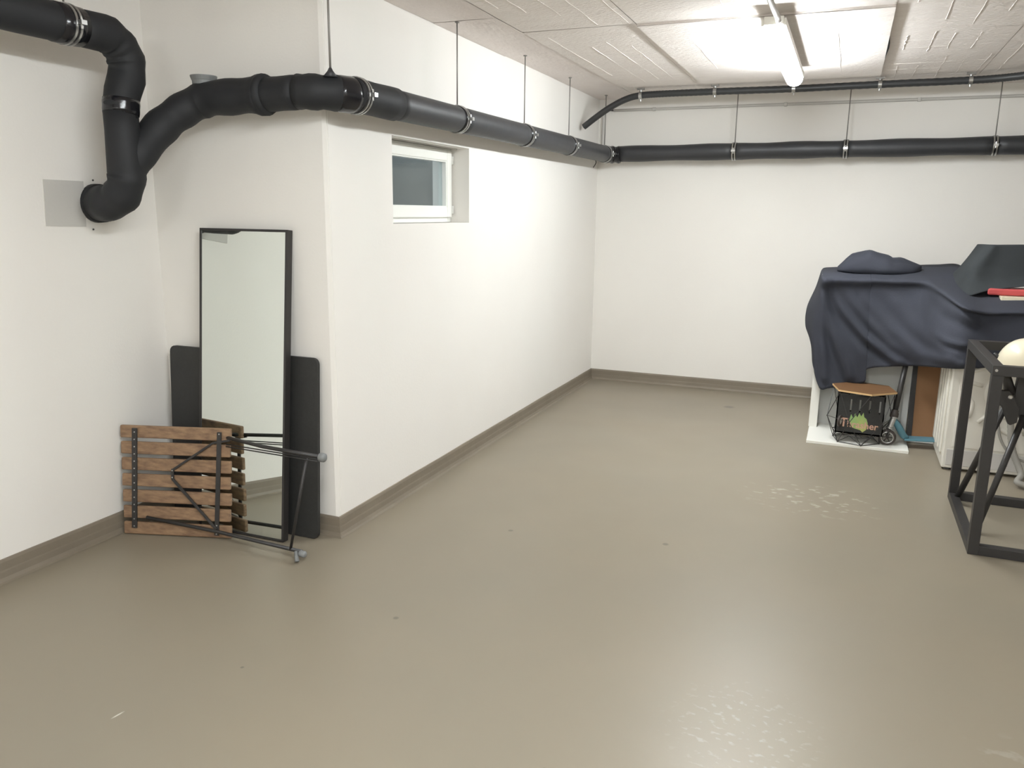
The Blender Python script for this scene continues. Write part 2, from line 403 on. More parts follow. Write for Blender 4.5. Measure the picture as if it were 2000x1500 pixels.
# corner bend towards back wall
YP = YB-.135
bend = arc((PX+.10, YP-.10, 1.978), (-1, 0, 0), (0, 1, 0), .10, 0, math.pi/2, 12)
bend = [Vector((PX, 6.72, 1.977))]+bend
G().tube(bend, [RP, RP]+[.068+.004*math.sin(i*1.4) for i in range(len(bend)-2)], n=28, wob=.04, seed=4).obj('elbow', 'tape', pipe, smooth=True)
bm_ = [PX+.10, -.905, -.078, .912, 2.2, XR-.003]
zb = lambda x: 1.985+.006*(x+1.8)
for i, (a, b) in enumerate(zip(bm_, bm_[1:])):
    G().tube(sub((a, YP, zb(a)), (b, YP, zb(b)), 14), [RP-.002+.003*math.sin(i*2+j*.7) for j in range(15)], n=28, wob=.015, seed=9+i).obj('pipe_section', 'rubber', pipe, smooth=True)
# around the outer corner, along the corner wall
cor = arc((PX-.16, PY+.16, 1.960), (1, 0, 0), (0, -1, 0), .16, 0, math.pi/2, 10)
G().tube(cor, [.069+.003*math.sin(i*1.9) for i in range(11)], n=28, wob=.05, seed=2).obj('elbow', 'foam', pipe, smooth=True)
G().tube(sub((PX, PY+.16, 1.961), (PX, PY+.16+.03, 1.961), 2), [.071, .072, .071], n=28, wob=.02).obj('tape_band', 'tape', pipe, smooth=True)
G().tube(arc((PX-.16, PY+.16, 1.960), (1, 0, 0), (0, -1, 0), .16, .15, .62, 5), [.071, .073, .0725, .073, .073, .071], n=28, wob=.04, seed=5).obj('tape_band', 'tape', pipe, smooth=True)
G().tube(sub((PX-.16, PY, 1.960), (-2.295, PY, 1.957), 6), [.067, .069, .068, .067, .068, .067, .067], n=28, wob=.03).obj('pipe_section', 'foam', pipe, smooth=True)
# outer sleeve, cuff at -2.29, branch falls to the vertical pipe
br = [(-2.27, PY, 1.957), (-2.40, PY, 1.957), (-2.55, PY-.005, 1.952), (-2.62, PY-.02, 1.935), (-2.685, PY-.07, 1.885), (-2.725, PY-.135, 1.82), (-2.76, 2.61, 1.72), (-2.785, 2.56, 1.64)]
sp = spline(br, 5); n = len(sp)
rr = [(.082 if i < 2 else .072+.003*math.sin(i*1.1)) for i in range(n)]
G().tube(sp, rr, n=28, wob=.05, seed=7).obj('branch', 'foam', pipe, smooth=True)
G().tube([(-2.255, PY, 1.958), (-2.275, PY, 1.957), (-2.30, PY, 1.958)], [.078, .084, .078], n=28, wob=.08, seed=8).obj('cuff', 'foam', pipe, smooth=True)
# grey inspection cap on top of the branch
cc = at(398, 156, Y=PY)
G().lathe((cc.x, PY, 1.99), (0, 0, 1), [(.046, 0), (.048, .036), (.050, .038), (.055, .052), (.055, .056), (.050, .056), (.046, .040)], 28).obj('inspection_cap', 'greyplastic', pipe, smooth=False)
# left pipe: comes along the left wall, elbow down, vertical, elbow into wall
VX = -2.78
V1 = [(VX, -1.2, 2.19), (VX, .6, 2.175), (VX, 1.8, 2.165), (VX, 2.20, 2.165), (VX, 2.38, 2.165)]
ps = []
for a, b in zip(V1, V1[1:]): ps += sub(a, b, 6)[:-1]
ps.append(Vector(V1[-1]))
G().tube(ps, RP+.003, n=28, wob=.02, seed=11).obj('pipe_section', 'foam', pipe, smooth=True)
e1 = [Vector((VX, 2.37, 2.165)), Vector((VX, 2.44, 2.165))]+arc((VX, 2.495, 2.055), (0, 0, 1), (0, 1, 0), .11, .1, math.pi/2, 10)+[Vector((VX, 2.598, 2.01)), Vector((VX, 2.572, 1.955)), Vector((VX, 2.556, 1.9)), Vector((VX, 2.555, 1.84))]
G().tube(e1, [.069, .070]+[.071+.003*math.sin(i*1.7) for i in range(11)]+[.072, .069, .067, .066], n=28, wob=.05, seed=12).obj('elbow', 'tape', pipe, smooth=True).data.materials[0] = M['foam']
G().tube(sub((VX, 2.562, 1.925), (VX, 2.555, 1.865), 4), [.069, .0705, .0695, .070, .068], n=28, wob=.04, seed=14).obj('tape_band', 'tape', pipe, smooth=True)
e2 = [Vector((VX, 2.55, 1.88)), Vector((VX, 2.555, 1.80)), Vector((VX, 2.555, 1.70)), Vector((VX, 2.555, 1.64))] + [p for p in arc((VX-.13, 2.56, 1.645), (1, 0, 0), (0, 0, -1), .13, .05, math.pi/2, 12)] + [Vector((X1+.10, 2.60, 1.512)), Vector((X1+.004, 2.635, 1.512))]
G().tube(e2, [.064, .067, .070, .072]+[.074+.003*math.sin(i*1.3) for i in range(13)]+[.076, .078], n=28, wob=.05, seed=15).obj('elbow', 'foam', pipe, smooth=True)
# flap of foam at wall end
G().tube([(X1+.002, 2.635, 1.512), (X1+.045, 2.625, 1.512)], [.084, .082], n=28, wob=.03, seed=3).obj('end_collar', 'foam', pipe, smooth=True)
# clamps, tape bands and rods
def clamp(c, ax, r=RP, rod=None, tape=.028, bolt=(1, 0, 0)):
    ax = Vector(ax); c = Vector(c)
    if tape: G().tube([c-ax*tape, c-ax*tape*.3, c+ax*tape*.3, c+ax*tape], [r+.0015, r+.0025, r+.0025, r+.0015], n=28).obj('tape_band', 'tape', pipe, smooth=True)
    g = G()
    for s_ in (-.010, .010): g.tube([c+ax*(s_-.0045), c+ax*(s_+.0045)], r+.006, n=28)
    cl = smooth_angle(g.obj('clamp', 'steel', pipe))
    bd = Vector(bolt); g2 = G().box((-.016, -.012, -.008), (.016, .012, .008), Matrix.Translation(c+bd*(r+.012)))
    g2.tube([c+bd*(r+.012)-Vector((0, 0, .022)), c+bd*(r+.012)+Vector((0, 0, .022))], .004, n=8)
    g2.obj('bolt', 'steel', cl)
    if rod: G().tube([c+Vector((0, 0, r)), Vector((c.x, c.y, H))], .0038, n=8).obj('hanger_rod', 'rod', pipe, smooth=True); G().lathe((c.x, c.y, H-.004), (0, 0, 1), [(.012, 0), (.012, .004)], 10).obj('rod_plate', 'rod', pipe)
clamp((PX, 3.0, 1.962), (0, 1, 0), .070, None, .02)
for y in marks[1:]: clamp((PX, y, zc(y)), (0, 1, 0), RP, 1)
for x in (-.905, -.078, .912): clamp((x, YP, zb(x)), (1, 0, 0), RP, 1, .02, (0, -1, 0))
G().tube([(PX-.02, PY+.02, 2.025), (PX-.02, PY+.02, H)], .0045, n=8).obj('hanger_rod', 'rod', pipe, smooth=True)
G().lathe((PX-.02, PY+.02, 2.015), (0, 0, 1), [(.03, 0), (.012, .022), (.005, .035)], 12).obj('rod_boot', 'rubber', pipe, smooth=True)
clamp((VX, 2.335, 2.165), (0, 1, 0), .070, 1, .055)

# ================================================================ CEILING SERVICES
# black conduit
CZ = H-.064
CY = 6.43
CZ = H-.048
cpts = [at(1140, 248, Y=CY), at(1163, 230, Y=CY), at(1190, 211, Y=CY), at(1220, 195, Y=CY), Vector((-1.60, CY, CZ-.006)), Vector((-1.40, CY, CZ)), Vector((-1.02, CY, CZ)), Vector((-.46, CY, CZ-.004)), Vector((.11, CY, CZ)), Vector((.66, CY-.01, CZ)), Vector((.90, CY-.08, CZ)), Vector((1.04, CY-.22, CZ)), Vector((1.13, 5.9, CZ)), Vector((1.16, 5.5, CZ)), Vector((1.16, 3.5, CZ)), Vector((1.16, 1.0, CZ)), Vector((1.16, YR+.01, CZ))]
cab = thing('ceiling_conduit', 'black corrugated conduit clipped under the ceiling along the back wall', 'conduit', (-.5, CY, CZ))
cs = spline(cpts, 22)
G().tube(cs, [.0235+(.0014 if i % 2 else 0) for i in range(len(cs))], n=14, caps=True).obj('conduit_tube', 'cable', cab, smooth=True)
for (x, y, z) in [(-1.585, CY, CZ-.006), (-1.02, CY, CZ), (-.46, CY, CZ-.004), (.11, CY, CZ), (.665, CY-.01, CZ), (1.14, 5.75, CZ)]:
    g = G(); ax = Vector((1, 0, 0)) if y > 6 else Vector((0, 1, 0))
    c = Vector((x, y, z)); g.tube([c-ax*.012, c+ax*.012], .029, n=16)
    cl = smooth_angle(g.obj('clamp', 'steel', cab))
    G().tube([c+Vector((0, 0, .02)), Vector((x, y, H-.01))], .010, n=8).obj('stem', 'steel', cl)
    G().box((x-.028, y-.012, H-.012), (x+.028, y+.012, H)).obj('foot_plate', 'rod', cl)
    G().tube([c-Vector((0, .0, .022)), c-Vector((0, 0, .042))], .007, n=8).obj('screw', 'steel', cl)
# small grey conduit on back wall
sm = thing('wall_conduit', 'thin pale grey conduit run high along the back wall', 'conduit', (-.4, YB-.014, 2.35))
G().tube(sub((-1.95, YB-.014, 2.352), (XR-.1, YB-.014, 2.352), 20), .011, n=10).obj('conduit_tube', 'conduit', sm, smooth=True)
G().tube([(-2.02, YB-.014, 2.36), (-1.94, YB-.014, 2.352)], .008, n=8).obj('end_cable', 'black', sm, smooth=True)
G().tube(sub((-2.035, YB-.016, 2.37), (-2.035, YB-.016, 1.98), 6), .013, n=10).obj('down_tube', 'conduit', sm, smooth=True)
for x in (-1.6, -.55, .4): G().box((x-.012, YB-.03, 2.337), (x+.012, YB, 2.367)).obj('clip', 'conduit', sm, bevel=.003)
tag(G().tube(spline([at(1163, 312, X=XL+.02), at(1164, 318, X=XL+.02), at(1159, 327, X=XL+.008)], 5), .004, n=6).obj('wire_end', 'black', origin=at(1163, 312, X=XL+.02), smooth=True),
    'short black wire end hanging under the pipe at the far corner', 'wire')

# lamps
def lamp(i, x, y, z):
    L_ = 1.58
    if i == 0: lab = 'lit white fluorescent batten lamp hung under the ceiling in view'
    else: lab = ['', 'lit batten lamp next towards the camera in the row of the visible lamp', 'lit batten lamp behind the camera in the row of the visible lamp', 'lit batten lamp behind the camera on the right-hand side', 'lit batten lamp in the right-hand row beside the camera', 'lit batten lamp in the right-hand row behind the camera'][i]
    t = thing('batten_lamp', lab, 'lamp', (x, y, H), None if i == 0 else 'batten lamps behind and right of the view')
    G().box((x-.056, y-L_/2, z+.006), (x+.056, y+L_/2, z+.040)).obj('housing', 'whitem', t, bevel=.004)
    V = []; n = 8; Fc = []
    for yy in (y-L_/2+.012, y+L_/2-.012):
        for k in range(n+1):
            a = math.pi*k/n; V.append((x-.052*math.cos(a), yy, z+.010-.056*math.sin(a)**.8))
    for k in range(n): Fc.append((k, k+1, n+2+k, n+1+k))
    Fc += [tuple(range(n, -1, -1)), tuple(range(n+1, 2*n+2)), (0, n+1, 2*n+1, n)]
    G().add(V, Fc).obj('diffuser', 'tube', t, smooth=False)
    for s_ in (-.55, .55): G().box((x-.012, y+s_-.02, z+.046), (x+.012, y+s_+.02, H)).obj('mount', 'steel', t)
    for s_ in (-1, 1): G().box((x-.045, y+s_*(L_/2)-.006, z+.010), (x+.045, y+s_*(L_/2)+.006, z+.048)).obj('end_cap', 'whitem', t, bevel=.004)
for i, l in enumerate(LAMPS): lamp(i, *l)
tag(G().tube(spline([(-.385, 4.13, 2.37), (-.39, 4.09, 2.385), (-.40, 3.98, 2.400), (-.41, 3.6, 2.415), (-.41, 2.10, 2.415), (-.41, 2.03, 2.412)], 6), .013, n=12).obj('lamp_feed_conduit', 'conduit', origin=(-.41, 3.6, 2.41), smooth=True),
    'pale grey feed conduit entering the near end of the lit lamp', 'conduit')

# ================================================================ MIRROR, BOARD
def quadframe(bl, br, top_d, h):
    """local frame: origin bottom-left, x to the right, z up the leaning face"""
    bl = Vector(bl); br = Vector(br); x = (br-bl).normalized(); n = Vector((-x.y, x.x, 0)); z = (Vector((0, 0, 1))*h+n*top_d).normalized()
    y = z.cross(x).normalized()
    return Matrix(((x.x, y.x, z.x, bl.x), (x.y, y.y, z.y, bl.y), (x.z, y.z, z.z, bl.z), (0, 0, 0, 1)))
mb = Vector((-2.752, 2.780, .004)); mr = Vector((-2.266, 2.787, .004))
MW = (mr-mb).length; Mm = quadframe(mb, mr, .137, 1.40); MH = 1.412
mir = thing('leaning_mirror', 'tall rectangular mirror in a thin black frame leaning on the wall', 'mirror', ((mb+mr)/2))
ft, fd = .011, .038
g = G(); g.box((0, 0, 0), (ft, fd, MH), Mm); g.box((MW-ft, 0, 0), (MW, fd, MH), Mm); g.box((ft, 0, 0), (MW-ft, fd, ft), Mm); g.box((ft, 0, MH-ft), (MW-ft, fd, MH), Mm)
g.obj('frame', 'black', mir, bevel=.0015)
G().box((ft, .003, ft), (MW-ft, .008, MH-ft), Mm).obj('mirror_glass', 'mirror', mir)
G().box((ft, fd-.008, ft), (MW-ft, fd-.004, MH-ft), Mm).obj('backing', 'blackwood', mir)
# board behind the mirror
b0 = Vector((-2.992, 2.868, .003)); b1 = Vector((-2.142, 2.880, .003)); Bm = quadframe(b0, b1, .052, .84); BW = (b1-b0).length; BH = .845
g = G(); rc = .03; out = []
for (cx, cz, a0) in ((BW-rc, rc, -90), (BW-rc, BH-rc, 0), (rc, BH-rc, 90), (rc, rc, 180)):
    for k in range(6):
        a = math.radians(a0+18*k); out.append(Bm @ Vector((cx+rc*math.cos(a), 0, cz+rc*math.sin(a))))
g.prism(out, (Bm.to_3x3() @ Vector((0, .020, 0))))
tag(g.obj('table_board', 'blackwood', origin=(b0+b1)/2, bevel=.002), 'black rounded-corner board leaning on the wall behind the mirror', 'board')

# ================================================================ FOLDED SLATTED TABLE
t0 = Vector((-3.008, 2.572, .004)); t1 = Vector((-2.512, 2.726, .004)); TW = (t1-t0).length; TH = .512
Tm = quadframe(t0, t1, .070, .53)
tab = thing('folding_table', 'folded wooden slat table with black steel legs leaning in front of the mirror', 'table', (t0+t1)/2)
def T_(x, y, z): return Tm @ Vector((x, y, z))
sh_ = .0585; gap = (TH-7*sh_)/6
for i in range(7):
    z0 = i*(sh_+gap)
    o = G().box((-.002*i, 0, z0), (TW-.004*(i % 2), .018, z0+sh_), Tm).obj('slat', 'wood', tab, bevel=.005)
# mounting bars on the face towards the camera
nb = Tm.to_3x3() @ Vector((0, -1, 0))
def bars(name, segs_, wd=.022, th=.006, y=-.004, rivets=()):
    g = G()
    for (a, b) in segs_: g.bar(T_(a[0], y, a[1]), T_(b[0], y, b[1]), wd, th, nb)
    o = g.obj(name, 'black', tab, bevel=.001)
    if rivets:
        r = G()
        for (x, z) in rivets: r.lathe(T_(x, y-th/2, z), nb, [(.0035, 0), (.0032, .002), (.001, .003)], 8)
        rr_ = r.obj('rivets', 'steel', o); rr_['kind'] = 'stuff'
    return o
bars('side_bar', [((.055, .030), (.062, .500))], .024, .008, rivets=[(.0555+.007*k/13, .040+.034*k) for k in range(14)])
bars('side_bar', [((.452, .012), (.468, .495))], .020, .008, rivets=[(.452, .02), (.454, .06), (.468, .486)])
bars('brace', [((.250, .315), (.440, .445)), ((.440, .445), (.520, .46))], .010, .008, y=-.010)
bars('brace', [((.246, .268), (.246, .318)), ((.246, .270), (.452, .045))], .012, .008, y=-.010, rivets=[(.246, .278), (.246, .31)])
# two legs folded out to the right, joined by a cross tube, with plastic feet
fl = Vector((-2.060, 2.668, .030)); fu = at(629, 893, Y=2.70)
a1 = T_(.455, -.016, .035); a2 = T_(.47, .030, .47)
lg = G().tube([T_(.12, -.014, .085), a1, fl+Vector((-.01, 0, .012))], .0085, n=10).obj('leg', 'black', tab, smooth=True)
G().lathe(fl+Vector((-.02, -.006, .006)), (fl-a1).normalized(), [(.011, 0), (.015, .008), (.015, .028), (.010, .034)], 12).obj('foot', 'greyplastic', lg, smooth=True)
G().tube([fl+Vector((-.035, -.01, .012)), fl+Vector((-.012, -.034, -.020))], [.008, .010], n=10).obj('foot_peg', 'greyplastic', lg, smooth=True)
lu = G().tube([a2, fu+Vector((-.30, -.01, .012)), fu+Vector((-.01, 0, 0))], .0085, n=10).obj('leg', 'black', tab, smooth=True)
G().lathe(fu-Vector((.012, 0, 0)), (fu-a2).normalized(), [(.011, 0), (.020, .006), (.019, .026), (.008, .034)], 12).obj('foot', 'greyplastic', lu, smooth=True)
c1 = a1.lerp(fl, .86); c2 = a2.lerp(fu, .86)
G().tube([c1+Vector((0, -.004, .008)), c2], .0062, n=10).obj('cross_tube', 'black', tab, smooth=True)
G().tube([T_(.50, -.002, .44), fu+Vector((-.02, -.004, -.010))], .0028, n=6).obj('stay_wire', 'black', tab, smooth=True)
G().tube([T_(.50, -.004, .43), fu+Vector((-.02, -.010, -.018))], .0028, n=6).obj('stay_wire', 'black', tab, smooth=True)

# ================================================================ RIGHT GROUP
# white cabinet
CB = thing('white_cabinet', 'open white cabinet standing under the navy sheet with a long floor board', 'cabinet', (.17, 6.2, 0))
G().box((-.135, 5.56, .0005), (.487, 6.66, .020)).obj('base_board', 'whitem', CB, bevel=.002)
G().box((-.140, 5.95, .020), (-.084, 6.60, 1.075)).obj('side_panel', 'whitem', CB, bevel=.002)
G().box((.450, 5.96, .020), (.487, 6.60, 1.075)).obj('side_panel', 'innergrey', CB, bevel=.002)
G().box((-.140, 5.95, 1.075), (.487, 6.60, 1.100)).obj('top_panel', 'whitem', CB, bevel=.002)
G().box((-.084, 6.08, .020), (.450, 6.095, 1.075)).obj('back_panel', 'innergrey', CB)

# washing machine, back side to the camera
WX0, WY_, WDp, WHt = .645, 5.290, .51, .935
wm = thing('washing_machine', 'white washing machine with embossed rear panel behind the black frame', 'appliance', (WX0+.3, WY_+.25, 0))
G().box((WX0, WY_, .015), (WX0+.60, WY_+WDp, WHt)).obj('body', 'appliance', wm, bevel=.008)
for i in range(4):
    y = WY_+.09+i*.115
    G().box((WX0-.014, y-.032, .09), (WX0+.002, y+.032, .90)).obj('side_rib', 'appliance', wm, bevel=.008, seg=3)
for (x, y) in ((.04, .04), (.56, .04), (.04, .48), (.56, .48)): G().lathe((WX0+x, WY_+y, 0), (0, 0, 1), [(.022, 0), (.018, .02)], 12).obj('foot', 'black', wm)
rp = G().box((WX0+.045, WY_-.006, .150), (WX0+.565, WY_+.001, .93)).obj('rear_panel', 'appliance', wm, bevel=.003)
G().box((WX0+.02, WY_-.004, .035), (WX0+.58, WY_+.001, .135)).obj('plinth_panel', 'conduit', wm, bevel=.003)
cx, cz = WX0+.33, .50
def emb(pts, name='embossing'): G().tube(pts, .013, n=8).obj(name, 'appliance', rp, smooth=True)
G().torus((cx, WY_-.004, cz), (0, 1, 0), .145, .014, 40, 8).obj('embossing', 'appliance', rp, smooth=True)
for k in range(6):
    a = math.radians(18+60*k)
    emb([(cx+math.cos(a+s_)*rr2, WY_-.005, cz+math.sin(a+s_)*rr2) for s_, rr2 in ((-.32, .27), (-.16, .235), (0, .222), (.16, .235), (.32, .27))])
for k in range(6):
    a = math.radians(48+60*k); emb([(cx+math.cos(a)*.17, WY_-.005, cz+math.sin(a)*.17), (cx+math.cos(a)*.25, WY_-.005, cz+math.sin(a)*.25)])
hz = [at(1966, 720, Y=5.2), at(1955, 775, Y=5.22), at(1950, 830, Y=5.22), at(1960, 870, Y=5.22), at(1995, 900, Y=5.2), at(2060, 905, Y=5.2)]
G().tube(spline(hz, 10), .0075, n=8).obj('hose', 'hose', wm, smooth=True)
hz = [at(1978, 770, Y=5.19), at(1974, 830, Y=5.19), at(1978, 880, Y=5.18), at(1994, 925, Y=5.14), Vector((1.02, 5.08, .03)), Vector((1.2, 5.08, .022))]
hs = spline(hz, 14); G().tube(hs, [.017+.0015*(i % 2) for i in range(len(hs))], n=12).obj('hose', 'hose', wm, smooth=True)

# picture leaning with brown back
pf = thing('framed_picture', 'large picture in black frame turned to show its brown hardboard back', 'picture', (.57, 5.9, 0))
pb = Vector((.490, 5.875, .022)); pc = Vector((.72, 5.885, .022)); Pm = quadframe(pb, pc, .16, .95)
PWd = .30
g = G(); g.box((0, 0, 0), (.030, .03, .95), Pm); g.box((PWd-.03, .0, 0), (PWd, .03, .95), Pm); g.box((.03, 0, .92), (PWd-.03, .03, .95), Pm); g.obj('frame', 'black', pf)
G().box((.030, .006, .012), (PWd-.03, .012, .92), Pm).obj('hardboard', 'card', pf)
G().box((.0, -.002, -.018), (PWd, .028, 0), Pm).obj('lower_rail', 'whitem', pf)

# wire stool with plywood top
st = thing('wire_stool', 'black wire basket stool with hexagonal plywood top on the white board', 'stool', (.175, 5.70, .02))
def hexa(c, r, z, off): return [Vector((c[0]+r*math.cos(math.radians(off+60*k)), c[1]+r*math.sin(math.radians(off+60*k)), z)) for k in range(6)]
hb_ = hexa((.170, 5.700), .150, .024, 42); hm = hexa((.180, 5.710), .205, .180, 12); ht = hexa((.192, 5.735), .195, .362, 42)
g = G(); wr = .0024
for A in (hb_, ht):
    for k in range(6): g.tube([A[k], A[(k+1) % 6]], wr, n=6)
for k in range(6):
    g.tube([hm[k], hm[(k+1) % 6]], wr*.8, n=6) if k % 2 else None
    g.tube([hb_[k], hm[k]], wr, n=6); g.tube([hb_[k], hm[(k+1) % 6]], wr, n=6)
    g.tube([ht[k], hm[k]], wr, n=6); g.tube([ht[k], hm[(k+1) % 6]], wr, n=6)
ring = [p+Vector((0, 0, .05)) for p in [Vector((p.x*1.0, p.y, p.z)) for p in hb_]]
inner = [Vector((.172+(p.x-.172)*1.08, 5.702+(p.y-5.702)*1.08, .078)) for p in hb_]
for k in range(6): g.tube([inner[k], inner[(k+1) % 6]], wr, n=6)
for k in range(3): g.tube([inner[k], inner[k+3]], wr, n=6)
for k in range(6):
    mid = (inner[k]+inner[(k+1) % 6])/2; g.tube([hb_[k], mid], wr, n=6); g.tube([hb_[(k+1) % 6], mid], wr, n=6)
for A in (hb_, hm): 
    for p in A: g.lathe(p-Vector((0, 0, .004)), (0, 0, 1), [(.004, 0), (.005, .004), (.003, .008)], 6)
g.obj('wire_basket', 'black', st)
top = G().prism(hexa((.192, 5.735), .207, .364, 42), (0, 0, .012)).obj('seat_top', 'woodtop', st)
eg = G(); hx = hexa((.192, 5.735), .2075, .3645, 42)
for k in range(6): eg.bar(hx[k]+Vector((0, 0, .0055)), hx[(k+1) % 6]+Vector((0, 0, .0055)), .002, .011)
eg.obj('edge_band', 'woodedge', st)

# black bin inside the stool, with print
bn = thing('black_bin', 'black slotted bin with colourful lettering inside the wire stool', 'bin', (.175, 5.70, .08))
g = G(); bx0, bx1, by0, by1, bz0, bz1 = .035, .325, 5.618, 5.79, .0815, .345
g.box((bx0, by0, bz0), (bx1, by1, bz0+.01))
g.box((bx0, by0, bz0), (bx1, by0+.008, bz0+.15)); g.box((bx0, by1-.008, bz0), (bx1, by1, bz0+.12)); g.box((bx0, by1-.008, bz1-.03), (bx1, by1, bz1)); g.box((bx0, by0, bz0), (bx0+.008, by1, bz1)); g.box((bx1-.008, by0, bz0), (bx1, by1, bz1))
xs = [bx0, bx0+.085, bx0+.14, bx0+.20, bx0+.26, bx1]
for a, b in zip(xs, xs[1:]): g.box((a+(.005 if a > bx0 else 0), by0, bz0+.15), (b-.005, by0+.008, bz1-.03))
g.box((bx0, by0, bz1-.03), (bx1, by0+.008, bz1))
g.obj('shell', 'blackwood', bn)
def text(body, loc, size, m, parent, sx=1, name='lettering', shear=0, rot=0):
    cu = bpy.data.curves.new(name, 'FONT'); cu.body = body; cu.size = size; cu.extrude = .0006; cu.shear = shear; cu.offset = .0010
    o = bpy.data.objects.new(name, cu); COL.objects.link(o); cu.materials.append(M[m])
    me = bpy.data.meshes.new_from_object(o); me.name = name; bpy.data.objects.remove(o)
    o = bpy.data.objects.new(name, me); COL.objects.link(o)
    o.parent = parent; o.location = Vector(loc)-Vector(parent['_o']); o.rotation_euler = (math.pi/2, rot, 0); o.scale = (sx, 1, 1); return o
text('T', (.058, by0-.002, .128), .085, 'pink', bn, 1.05, rot=.03)
text('hrasher', (.104, by0-.002, .128), .062, 'pink', bn, 1.0, rot=.03)
fl_ = [(.118, .175), (.126, .215), (.14, .19), (.150, .222), (.165, .196), (.176, .228), (.188, .205), (.200, .232), (.207, .202), (.222, .19), (.232, .162), (.226, .118), (.205, .098), (.19, .112), (.16, .118), (.13, .128)]
G().prism([(x, by0-.0005, z) for x, z in fl_], (0, .0012, 0)).obj('flame_print', 'green', bn)

# scooter
sc = thing('kick_scooter', 'small kick scooter with teal deck and dark stem beside the stool', 'scooter', (.40, 5.74, .02))
wc = Vector((.358, 5.660, .073))
whl = G().torus(wc, (0, 1, 0), .043, .0115, 28, 10).obj('wheel', 'browng', sc, smooth=True)
G().torus(wc+Vector((0, -.009, 0)), (0, 1, 0), .036, .0045, 28, 6).obj('rim', 'steel', whl, smooth=True)
sg = G()
for k in range(6):
    a = k*math.pi/3; sg.tube([wc, wc+Vector((math.cos(a)*.034, 0, math.sin(a)*.034))], .0035, n=6)
sg.lathe(wc-Vector((0, .012, 0)), (0, 1, 0), [(.011, 0), (.011, .024)], 12); sg.obj('spokes', 'browng', whl)
hd = Vector((.385, 5.680, .205)); hl = Vector((.368, 5.672, .135))
G().tube([wc+Vector((0, -.020, 0)), wc+Vector((.004, -.020, .05)), hl], .0055, n=8).obj('fork', 'black', sc, smooth=True)
G().tube([wc+Vector((0, .020, 0)), wc+Vector((.004, .020, .05)), hl], .0055, n=8).obj('fork', 'black', sc, smooth=True)
smooth_angle(G().lathe(hl-Vector((0, 0, .004)), (hd-hl), [(.024, 0), (.024, .008), (.019, .012), (.019, .072), (.023, .076), (.023, .084)], 20).obj('head_tube', 'steel', sc))
bt = at(1772, 700, Y=5.80)
smooth_angle(G().lathe(hd, (bt-hd), [(.022, 0), (.026, .006), (.026, .03), (.022, .036), (.022, .05)], 16).obj('stem_clamp', 'browng', sc))
stm = G().tube([hd, bt], .017, n=14).obj('stem', 'black', sc, smooth=True)
nk = spline([(.388, 5.684, .190), (.42, 5.70, .145), (.455, 5.72, .085), (.480, 5.735, .062)], 5)
G().tube(nk, [.017+.006*math.sin(math.pi*i/(len(nk)-1)) for i in range(len(nk))], n=12).obj('neck', 'teal', sc, smooth=True)
G().prism([(.465, 5.69, .052), (.465, 5.79, .052), (.76, 5.86, .052), (.78, 5.82, .052), (.76, 5.76, .052)], (0, 0, .012)).obj('deck', 'teal', sc, bevel=.003)
rw = Vector((.80, 5.83, .048))
rwh = G().torus(rw, (-.2, 1, 0), .034, .0115, 24, 8).obj('wheel', 'browng', sc, smooth=True)
# little wheel of a toy truck in the basket, left side
w2 = Vector((.062, 5.603, .165))
tw = thing('roller_wheel', 'small brown wheel with pale hub at the left side of the stool', 'wheel', w2)
G().torus(w2, (1, -.35, 0), .030, .010, 24, 8).obj('tyre', 'browng', tw, smooth=True)
G().lathe(w2-Vector((.006, 0, 0)), (1, -.35, 0), [(.022, 0), (.022, .012)], 18).obj('hub', 'conduit', tw)

# ---- cloths
def gridmesh(name, rows, m, label, cat, per=6, fold=None, thick=.004):
    """rows of (px, py, Y) control points on the cloth -> dense smooth surface in world space"""
    R_ = [spline([Vector(p) for p in r], per) for r in rows]
    Cn = len(R_[0]); out = []
    for c in range(Cn): out.append(spline([r[c] for r in R_], per))
    V = []; Fc = []
    for c in range(Cn):
        for q in out[c]:
            dY = fold(q.x, q.y) if fold else 0
            V.append(at(q.x, q.y, Y=q.z+dY))
    n = len(out[0])
    for c in range(Cn-1):
        for k in range(n-1): Fc.append((c*n+k, c*n+k+1, (c+1)*n+k+1, (c+1)*n+k))
    o = G().add(V, Fc).obj(name, m, smooth=True, origin=V[len(V)//2])
    s_ = o.modifiers.new('thickness', 'SOLIDIFY'); s_.thickness = thick; s_.offset = 0
    return tag(o, label, cat)
def pdist(x, y, poly):
    best = 1e9; sg_ = 1; tt = 0; L_ = len(poly)-1
    for i in range(L_):
        ax, ay = poly[i]; bx, by = poly[i+1]; dx, dy = bx-ax, by-ay
        t = max(0, min(1, ((x-ax)*dx+(y-ay)*dy)/(dx*dx+dy*dy))); qx, qy = ax+dx*t, ay+dy*t
        d = math.hypot(x-qx, y-qy)
        if d < best: best = d; sg_ = 1 if dx*(y-qy)-dy*(x-qx) > 0 else -1; tt = (i+t)/L_
    return best*sg_, tt
folds = [([(1617, 548), (1648, 608), (1695, 662), (1755, 706)], 9, .040), ([(1640, 552), (1690, 618), (1745, 672), (1812, 712)], 11, .036),
         ([(1690, 585), (1745, 645), (1800, 690), (1880, 712)], 11, .034), ([(1822, 648), (1850, 668), (1885, 676)], 6, .022),
         ([(1612, 560), (1625, 640), (1660, 735)], 12, .030), ([(1820, 560), (1850, 600), (1900, 625)], 12, .02),
         ([(1608, 545), (1604, 620), (1612, 740)], 7, .018), ([(1720, 560), (1790, 640), (1860, 690)], 13, .014)]
